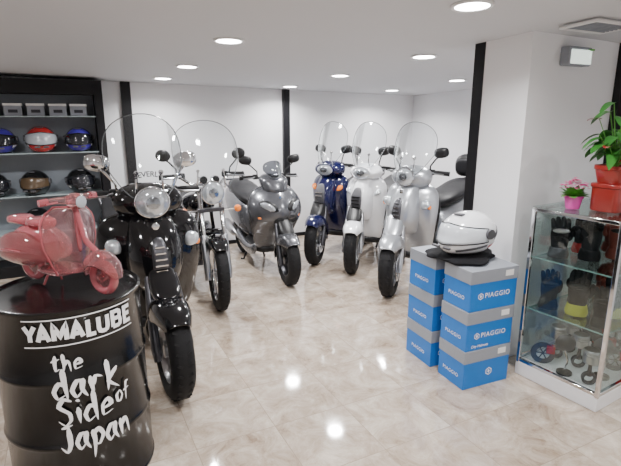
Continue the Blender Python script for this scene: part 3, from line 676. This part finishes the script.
# ------------------------------------------------------------------ helmet boxes
def hexlogo(mb,c,r,M=None):
    vs=[];fs=[]
    for k3,rr in ((0,r),(1,r*.76)):
        for i in range(6): vs.append(Vector((c[0]+rr*math.cos(PI/6+i*PI/3),0,c[1]+rr*math.sin(PI/6+i*PI/3))))
    for i in range(6): fs.append([i,(i+1)%6,6+(i+1)%6,6+i])
    mb.add(vs,fs,0,M)
    mb.add([Vector((c[0]-r*.1,0,c[1]+r*.55)),Vector((c[0]+r*.35,0,c[1]+r*.1)),Vector((c[0]+r*.1,0,c[1]-r*.55)),Vector((c[0]-r*.35,0,c[1]-r*.1))],[[0,1,2,3]],0,M)
tv,tf=text_geo('PIAGGIO',.043,.0003,0,1.15)
tv2,tf2=text_geo("City Helmets",.024,.0004,.2)
def cbox(loc,yaw,L,Wd,H,variant):
    P=empty('helmet_box',loc,rad(yaw),1,'blue cardboard helmet box with grey lid, stacked','box',group='stacked cardboard helmet boxes')
    lid=.32; bh=H*(1-lid)+.01
    b=MB(); b.box((L/2,Wd/2,bh/2),(L-.006,Wd-.006,bh)); b.obj('carton','cardblue',P,bevel=.002)
    b=MB(); b.box((L/2,Wd/2,H*(1-lid/2)-.001),(L,Wd,H*lid-.002)); o=b.obj('lid','cardgrey',P,bevel=.002)
    b=MB()
    if variant!=2:
        b.add([Vector((v.x+L*.58,.0015,v.y+H*.36)) for v in tv],tf)
        hexlogo(b,(L*.58-.125,H*.36),.021,Matrix.Translation((0,.0015,0)))
    else:
        hexlogo(b,(L*.55,H*.36),.026,Matrix.Translation((0,.0015,0)))
    b.obj('lettering','ink',P)
    if variant==1:
        b=MB(); b.add([Vector((v.x+L*.30,.0015,v.y+H*.10)) for v in tv2],tf2); b.obj('lettering','ink',P)
    b=MB()
    Ms=Matrix.Translation((.0015,Wd*.5,0))@Matrix.Rotation(-PI/2,4,'Z')
    b.add([Vector((v.x*.75,0,v.y*.75+H*.30)) for v in tv],tf,0,Ms)
    b.obj('lettering','ink',P)
    b=MB(); b.box((L*.80,-.001,H*.85),(.06,.002,.035)); b.obj('paper_label','paper',P)
for i in range(3):
    cbox((.915+random.uniform(-.003,.003),2.592,i*.2505),23,.355,.24,.25,(2,1,0)[i])
for i in range(3):
    cbox((.785,2.875+random.uniform(-.003,.003),i*.2505),23,.355,.28,.25,(0,0,0)[i])

# ------------------------------------------------------------------ helmets
def helmet(loc,yaw,label,shell='white',visor='visor',s=1.0,accent=None,group=None,low=False):
    P=empty('helmet',loc,rad(yaw),1,label,'helmet',group=group)
    P.scale=s if isinstance(s,tuple) else (s,s,s)
    def pt(az,el,k=1.0):
        x=.130*math.cos(el)*math.sin(az); y=-.160*math.cos(el)*math.cos(az); z=.128*math.sin(el)
        fr=max(0,math.cos(az))
        if el<0: y-=.040*fr**2*min(1,-el/.5)
        if el<0 and math.cos(az)<0: y*=1-.12*min(1,-el)
        if y>0: y*=.92
        z=max(z,-.105)
        return Vector((x*k,y*k,z*k+.107))
    b=MB(); rings=[]
    for i in range(15):
        el=PI/2-.03-(PI/2-.03+1.0)*i/14
        rings.append([pt(2*PI*j/32,el) for j in range(32)])
    b.loft(rings); b.obj('shell',shell,P,sub=1)
    b=MB(); rows=[]
    for i in range(8):
        el=rad(-18+i*52/7); rows.append([pt(rad(-88+176*j/18),el*(1-.35*abs(j-9)/9) ,1.018) for j in range(19)])
    b.loft(rows,closed=False,cap=False); v=b.obj('visor',visor,P,solid=.003)
    lo=[p+Vector((0,-.001,0)) for p in rows[0]]; hi=rows[-1]
    b=MB(); b.tube(lo+hi[::-1],.0038,6,closed=True); b.obj('visor_seal','plastic',v)
    for sx in (-1,1):
        b=MB(); b.cyl((sx*.133,.0,.125),.028,.016,'X',20); b.obj('visor_pivot','greyplastic',v)
    b=MB(); b.tube([pt(2*PI*j/32,-1.0)+Vector((0,0,.005)) for j in range(32)],.009,8,closed=True); b.obj('neck_roll','plastic',P)
    for sx in (-1,1):
        b=MB(); b.box((sx*.035,-.187,.052),(.045,.014,.014)); b.obj('chin_vent','greyplastic',P,bevel=.004)
    b=MB(); b.box((0,-.075,.222),(.05,.03,.012)); b.obj('top_vent','greyplastic',P,bevel=.004)
    if accent:
        for sx in (-1,1):
            b=MB(); rows=[]
            if not low:
                for i in range(5):
                    f=i/4; rows.append([pt(sx*rad(60+100*f),rad(-26+ 24*f+ j*6*(1-f*.6)),1.006) for j in range(4)])
            else:
                for i in range(5):
                    f=i/4; rows.append([pt(sx*rad(98+60*f),rad(-34+ 16*f+ j*3.4*(1-f*.7)),1.005) for j in range(4)])
            b.loft(rows,closed=False,cap=False); b.obj('graphic',accent,P,solid=.001)
        if low:
            for sx in (-1,1):
                b=MB(); rows=[]
                for i in range(6):
                    f=i/5; rows.append([pt(sx*rad(108+55*f),rad(-8+ 30*f+ j*4.5*(1-f*.7)),1.005) for j in range(4)])
                b.loft(rows,closed=False,cap=False); b.obj('graphic','greyplastic',P,solid=.001)
                b=MB(); rows=[]
                for i in range(6):
                    f=i/5; rows.append([pt(sx*rad(30+60*f),rad(-40+ 14*f+ j*2.5),1.005) for j in range(4)])
                b.loft(rows,closed=False,cap=False); b.obj('graphic','greyplastic',P,solid=.001)
    return P
b=MB(); rings=[]
for z,k in ((.0,1.0),(.012,1.04),(.026,.98),(.034,.75),(.035,.3)):
    row=[]
    for j in range(36):
        a=2*PI*j/36; q=1+.13*math.sin(3*a+1)+.07*math.sin(7*a)+.04*math.sin(11*a+2)
        row.append(Vector((.215*k*q*math.cos(a),.185*k*q*math.sin(a),z+(.005*math.sin(5*a) if .02<z<.03 else 0))))
    rings.append(row)
b.loft(rings); o=b.obj('cloth_bag','cloth',loc=(.950,2.90,.7515),rot=(0,0,rad(24)),sub=1); tag(o,'folded black cloth helmet bag lying on the box stack','cloth bag')
helmet((.985,2.91,.7915),-58,'white full-face helmet with pale visor on a cloth bag','white','whitevisor',(1.20,1.26,1.08),'redshell',low=True)

# ------------------------------------------------------------------ glass display cabinet
cyaw=math.atan2(.527,.85); d2=Vector((.85,.527,0)); d1=Vector((-.527,.85,0)); F=Vector((1.590,2.372,0)); CW,CL,CH=.515,1.05,1.085
K=empty('display_cabinet',F,cyaw,1,'glass display cabinet with chrome frame and white base','display cabinet')
b=MB(); b.box((CL/2,CW/2,.045),(CL,CW,.09)); b.obj('base','base',K,bevel=.004)
pr=.022
for x in (pr/2,CL-pr/2):
    for y in (pr/2,CW-pr/2):
        b=MB(); b.box((x,y,CH/2+.04),(pr,pr,CH-.08)); b.obj('post','chrome',K,bevel=.003)
for z in (.10,CH-.011):
    for y in (pr/2,CW-pr/2):
        b=MB(); b.box((CL/2,y,z),(CL-2*pr,pr,pr)); b.obj('rail','chrome',K,bevel=.003)
    for x in (pr/2,CL-pr/2):
        b=MB(); b.box((x,CW/2,z),(pr,CW-2*pr,pr)); b.obj('rail','chrome',K,bevel=.003)
for (c_,d_) in (((CL/2,.008,CH/2+.05),(CL-.05,.004,CH-.16)),((.008,CW/2,CH/2+.05),(.004,CW-.05,CH-.16)),((CL-.008,CW/2,CH/2+.05),(.004,CW-.05,CH-.16)),((CL/2,CW-.008,CH/2+.05),(CL-.05,.004,CH-.16))):
    b=MB(); b.box(c_,d_); b.obj('glass_panel','glass',K)
b=MB(); b.box((CL/2,CW/2,CH+.004),(CL-.004,CW-.004,.006)); b.obj('glass_top','glass',K)
SZ=(.45,.78)
for z in SZ:
    b=MB(); b.box((CL/2,CW/2,z),(CL-.05,CW-.05,.006)); o=b.obj('shelf','glass',K)
    for c_,d_ in (((CL/2,.026,z),(CL-.05,.003,.0075)),((CL/2,CW-.026,z),(CL-.05,.003,.0075)),((.026,CW/2,z),(.003,CW-.05,.0075)),((CL-.026,CW/2,z),(.003,CW-.05,.0075))):
        b=MB(); b.box(c_,d_); b.obj('shelf_edge','glassedge',o)
def cab(s,r,z):
    p=F+d2*s+d1*r; return (p.x,p.y,z)
def glove(loc,yaw,mat,label,cuff=None,s=1.0,curl=.5,guard=None):
    P=empty('glove',loc,rad(yaw),s,label,'glove',group='riding gloves in the display cabinet')
    b=MB(); b.loft([sring(0,0,z,w,t,t,18,2.3) for z,w,t in ((.0,.050,.042),(.05,.042,.036),(.09,.046,.034),(.13,.054,.034),(.165,.052,.030),(.18,.046,.020))])
    for i,(x,l) in enumerate(((-.036,.050),(-.012,.064),(.013,.060),(.037,.046))):
        dx=x*.12; b.tube([(x,0,.160),(x+dx*.5,-.008,.18+l*.35),(x+dx,-.022-.02*curl,.18+l*.72),(x+dx,-.036-.05*curl,.18+l*.80)],[.0145,.0155,.0145,.011],10)
    b.tube([(-.040,-.008,.10),(-.060,-.024,.125),(-.064,-.040,.155),(-.056,-.050,.172)],[.017,.0175,.016,.010],10)
    b.obj('glove_body',mat,P,sub=1)
    b=MB(); b.rev([(.054,.002),(.058,.02),(.049,.060),(.043,.063),(.046,.03)],20,'Z',closed=True,M=Matrix.Diagonal((1,.82,1,1))); b.obj('cuff',cuff or mat,P)
    b=MB(); b.ell((-.0,.030,.165),(.046,.010,.014)); b.obj('knuckle_guard',guard or cuff or 'plastic',P)
LB='black fabric riding glove standing on the glass shelf'
LR='brown-red leather riding glove standing on the glass shelf'
glove(cab(.13,.40,.784),160,'cloth',LB,'plastic',1.02,.5,'alu')
glove(cab(.23,.27,.784),-35,'cloth',LB,None,1.05,.9,'alu')
glove(cab(.36,.39,.784),-20,'cloth',LB,'redshell',1.0,.3)
glove(cab(.40,.20,.784),150,'leather',LR,None,1.05)
glove(cab(.54,.30,.784),-20,'leather',LR)
glove(cab(.70,.30,.784),0,'cloth',LB,'plastic')
glove(cab(.86,.25,.784),0,'cloth',LB,'plastic')
LY='black riding glove with olive yellow cuff on the shelf'
glove(cab(.12,.42,.454),160,'cloth',LB,'plastic',1.0)
glove(cab(.17,.27,.454),145,'cloth',LY,'yellow',1.1,.9,'plastic')
glove(cab(.32,.14,.454),140,'cloth',LY,'yellow',1.05,.4,'plastic')
glove(cab(.34,.36,.454),-20,'cloth',LB,'plastic',1.05,.8,'redshell')
glove(cab(.50,.24,.454),-20,'leather',LR,None,1.05,.7)
glove(cab(.64,.36,.454),0,'leather',LR)
glove(cab(.12,.10,.454),150,'cloth',LB,'plastic',.95)
glove(cab(.80,.24,.454),0,'cloth',LB)
def spare(loc,yaw,s,kind_):
    g_='metal accessories in the display cabinet'
    if kind_==0:
        P=empty('accessory_mirror',loc,rad(yaw),s,'small chrome accessory mirror on a stand in the cabinet','mirror',group=g_)
        b=MB(); b.cyl((0,0,.006),.04,.012,'Z',24); b.obj('base','plastic',P)
        b=MB(); b.tube([(0,0,.01),(.01,0,.08),(-.01,0,.14)],.006,8); b.obj('stem','chrome',P)
        b=MB(); b.rev([(.001,-.02),(.03,-.016),(.05,0),(.048,.006),(.001,.006)],28,'Y',c=(-.01,0,.18)); b.obj('head','darkalu',P)
    elif kind_==1:
        P=empty('engine_piston',loc,rad(yaw),s,'bare metal piston and rod displayed in the cabinet','engine part',group=g_)
        b=MB(); b.rev([(.001,.20),(.038,.20),(.042,.195),(.042,.185),(.039,.183),(.042,.181),(.042,.172),(.039,.170),(.042,.168),(.042,.13),(.036,.13),(.036,.185),(.001,.185)],32,'Z'); b.obj('piston_crown','alu',P)
        b=MB(); b.tube([(0,0,.185),(0,0,.10),(0,0,.05)],[.014,.009,.014],10); b.rev([(.022,-.01),(.036,-.01),(.036,.01),(.022,.01)],24,'Y',c=(0,0,.036),closed=True); b.obj('connecting_rod','darkalu',P)
    else:
        P=empty('brake_disc_set',loc,rad(yaw),s*.72,'brake disc with red caliper displayed in the cabinet','brake part',group=g_)
        b=MB(); b.rev([(.05,-.003),(.09,-.003),(.09,.003),(.05,.003)],36,'Y',c=(0,0,.09),closed=True)
        for i in range(6): b.tube([(0,0,.09),(.055*math.cos(i*PI/3),0,.09+.055*math.sin(i*PI/3))],.005,6)
        b.obj('disc','darkalu',P)
        b=MB(); b.box((.05,0,.13),(.06,.05,.06)); b.cyl((.05,-.028,.13),.018,.01,'Y',16); b.obj('caliper','redshell',P,bevel=.008)
kk=[1,0,2,0,1,1,2,0,1,1,2,0,0,1,2,1,0,1]; ii=0
for s_ in (.10,.245,.39,.535,.68,.825):
    for r_ in (.11,.255,.40):
        spare(cab(s_,r_,.0905),-20,1.1,kk[ii]); ii+=1

# ------------------------------------------------------------------ plants
def leafgeo(mb,base,tip_dir,L,Wd,mi=0,droop=.3,heart=False):
    d=Vector(tip_dir).normalized(); side=d.cross(Vector((0,0,1)))
    if side.length<.1: side=Vector((1,0,0))
    side.normalize(); up=side.cross(d); n=7; vs=[];fs=[]
    for i in range(n+1):
        t=i/n; w=Wd*math.sin(PI*min(1,t*.93+.07))**(.8)*(1-.25*t) if not heart else Wd*(math.sqrt(max(0,1-((t-.3)/.7)**2)) if t>.3 else (.75+.25*t/.3))*(1-.3*t)
        if i==n: w=0.001
        c=Vector(base)+d*L*t-Vector((0,0,1))*droop*L*t*t
        vs+=[c-side*w+up*w*.25,c,c+side*w+up*w*.25]
    for i in range(n): fs+=[[3*i,3*i+1,3*i+4,3*i+3],[3*i+1,3*i+2,3*i+5,3*i+4]]
    mb.add(vs,fs,mi)
def pot(P,r,h,mat):
    b=MB(); b.rev([(.001,0),(r*.72,0),(r*.75,.004),(r*.97,h*.82),(r*1.06,h*.83),(r*1.06,h),(r*.95,h),(r*.93,h*.85)],32,'Z')
    b.obj('pot',mat,P)
    b=MB(); b.cyl((0,0,h*.86),r*.92,.006,'Z',24); b.obj('soil','soil',P)
p=cab(.13,.35,CH+.007)
P=empty('potted_kalanchoe',p,0,1,'small pink flowering plant in a magenta pot','potted plant')
pot(P,.050,.075,'pinkpot')
b=MB()
for i in range(70):
    a=random.uniform(0,2*PI); e=random.uniform(.2,1.2); leafgeo(b,(.02*math.cos(a),.02*math.sin(a),.068),(math.cos(a)*math.cos(e),math.sin(a)*math.cos(e),math.sin(e)),random.uniform(.05,.09),.02,droop=.2)
b.obj('foliage','leafl',P)['kind']='stuff'
b=MB()
for i in range(90):
    a=random.uniform(0,2*PI); rr=.075*math.sqrt(random.random()); z=.17-rr*.6+random.uniform(-.012,.012); c=Vector((rr*math.cos(a),rr*math.sin(a),z))
    for k2 in range(4): leafgeo(b,c,(math.cos(k2*PI/2+a),math.sin(k2*PI/2+a),.3),.012,.006,droop=.1)
b.obj('blossoms','magenta',P)['kind']='stuff'
p=cab(.23,.20,CH+.007)
P=empty('potted_anthurium',p,cyaw,1,'leafy green plant with red flowers in a red pot','potted plant')
b=MB(); b.loft([sring(0,0,z,w,w,w,28,5) for z,w in ((0,.072),(.01,.078),(.13,.080),(.135,.086),(.155,.086),(.157,.070))]); b.obj('planter_base','redpot',P,bevel=.002)
b=MB(); b.loft([sring(0,0,z,w,w,w,28,4) for z,w in ((.157,.062),(.165,.066),(.23,.080),(.233,.085),(.255,.085),(.255,.074),(.235,.072))]); b.obj('pot','redpot',P)
b=MB(); st=MB()
for i in range(40):
    a=i*2.39996; e=random.uniform(.45,1.4); L=random.uniform(.10,.36)
    q=Vector((math.cos(a)*math.cos(e)*L*.75,math.sin(a)*math.cos(e)*L*.75,.24+math.sin(e)*L))
    st.tube([(0,0,.23),q*.5+Vector((0,0,.14)),q],.0028,5)
    leafgeo(b,q,(math.cos(a),math.sin(a),-.15),random.uniform(.07,.11),random.uniform(.030,.045),droop=.55,heart=True)
b.obj('foliage','leaf',P)['kind']='stuff'; st.obj('stems','leafl',P)['kind']='stuff'
for i,(a,z) in enumerate(((3.3,.36),(3.9,.44),(4.5,.30),(2.6,.50),(4.2,.56))):
    b=MB(); q=Vector((math.cos(a)*.12,math.sin(a)*.12,z)); leafgeo(b,q,(math.cos(a),math.sin(a),.2),.07,.03,heart=True); b.tube([(0,0,.25),q],.002,5,mi=1)
    b.obj('flower',['redshell','leafl'],P)

# ------------------------------------------------------------------ shelving unit with helmets
SP=Vector((-2.30,5.451,0))-AX*1.45+BX*.34
S=empty('wall_shelving',SP,YA,1,'black framed wall shelving with glass shelves for helmets','shelving unit')
SW,SD,SH=1.45,.32,1.975
b=MB()
b.box((.04,SD/2,SH/2),(.08,SD,SH)); b.box((SW-.04,SD/2,SH/2),(.08,SD,SH)); b.box((SW/2,SD/2,SH-.07),(SW-.159,SD,.14)); b.box((SW/2,SD/2,.06),(SW-.159,SD,.12)); b.obj('frame','post',S,bevel=.003)
b=MB(); b.box((SW/2,SD-.006,SH/2),(SW-.17,.01,SH-.27)); b.obj('back_panel','dimpanel',S)
SHZ=(.45,.83,1.26,1.62)
for z in SHZ:
    b=MB(); b.box((SW/2,SD/2-.01,z-.005),(SW-.165,SD-.03,.010)); b.obj('shelf','glassshelf',S)
def sh(s,y,z): p_=SP+AX*s-BX*y; return (p_.x,p_.y,z+.001)
g='helmets on the wall shelving'
helmet(sh(.49,.15,1.26),20,'purple full-face helmet with dark visor on a glass shelf','purple','visor',1.05,'white',g)
helmet(sh(.84,.15,1.26),28,'red and white full-face helmet with pale visor on a shelf','redshell','clearvisor',1.12,'white',g)
helmet(sh(1.19,.15,1.26),25,'purple full-face helmet with dark visor on a glass shelf','purple','visor',1.05,'white',g)
helmet(sh(.74,.15,.83),10,'dark helmet with brown visor on a glass shelf','black','gold',1.05,None,g)
helmet(sh(1.16,.15,.83),35,'black helmet with dark visor on a glass shelf','black','visor',1.05,'white',g)
helmet(sh(.38,.15,.83),35,'black helmet with dark visor on a glass shelf','black','visor',1.0,'white',g)
helmet(sh(1.10,.15,.45),15,'black helmet with dark visor on a glass shelf','black','visor',1.0,'redshell',g)
helmet(sh(.72,.15,.45),15,'black helmet with dark visor on a glass shelf','black','visor',1.0,'white',g)
for i in range(6):
    P=empty('helmet_carton',sh(.24+i*.195,.14,1.62),YA+random.uniform(-.05,.05),1,'small white cardboard box on the top shelf','box',group='white boxes on the top shelf')
    b=MB(); b.box((0,0,.05),(.155,.2,.10)); b.obj('carton','cardgrey',P,bevel=.003)
    b=MB(); b.box((0,0,.108),(.162,.206,.022)); b.obj('lid','paper',P,bevel=.003)
    b=MB(); b.box((0,-.101,.045),(.08,.002,.03)); b.obj('printed_label','darkink',P)

# ------------------------------------------------------------------ camera and world
w=bpy.data.worlds.new('world'); bpy.context.scene.world=w; w.use_nodes=True
w.node_tree.nodes['Background'].inputs[0].default_value=(.9,.93,1,1); w.node_tree.nodes['Background'].inputs[1].default_value=.3
cam=bpy.data.cameras.new('camera'); co=bpy.data.objects.new('camera',cam); C.objects.link(co)
co.location=(0,0,1.6); co.rotation_euler=(rad(90-13.47),0,0); cam.sensor_width=36; cam.lens=480/621*36; cam.clip_start=.05
bpy.context.scene.camera=co
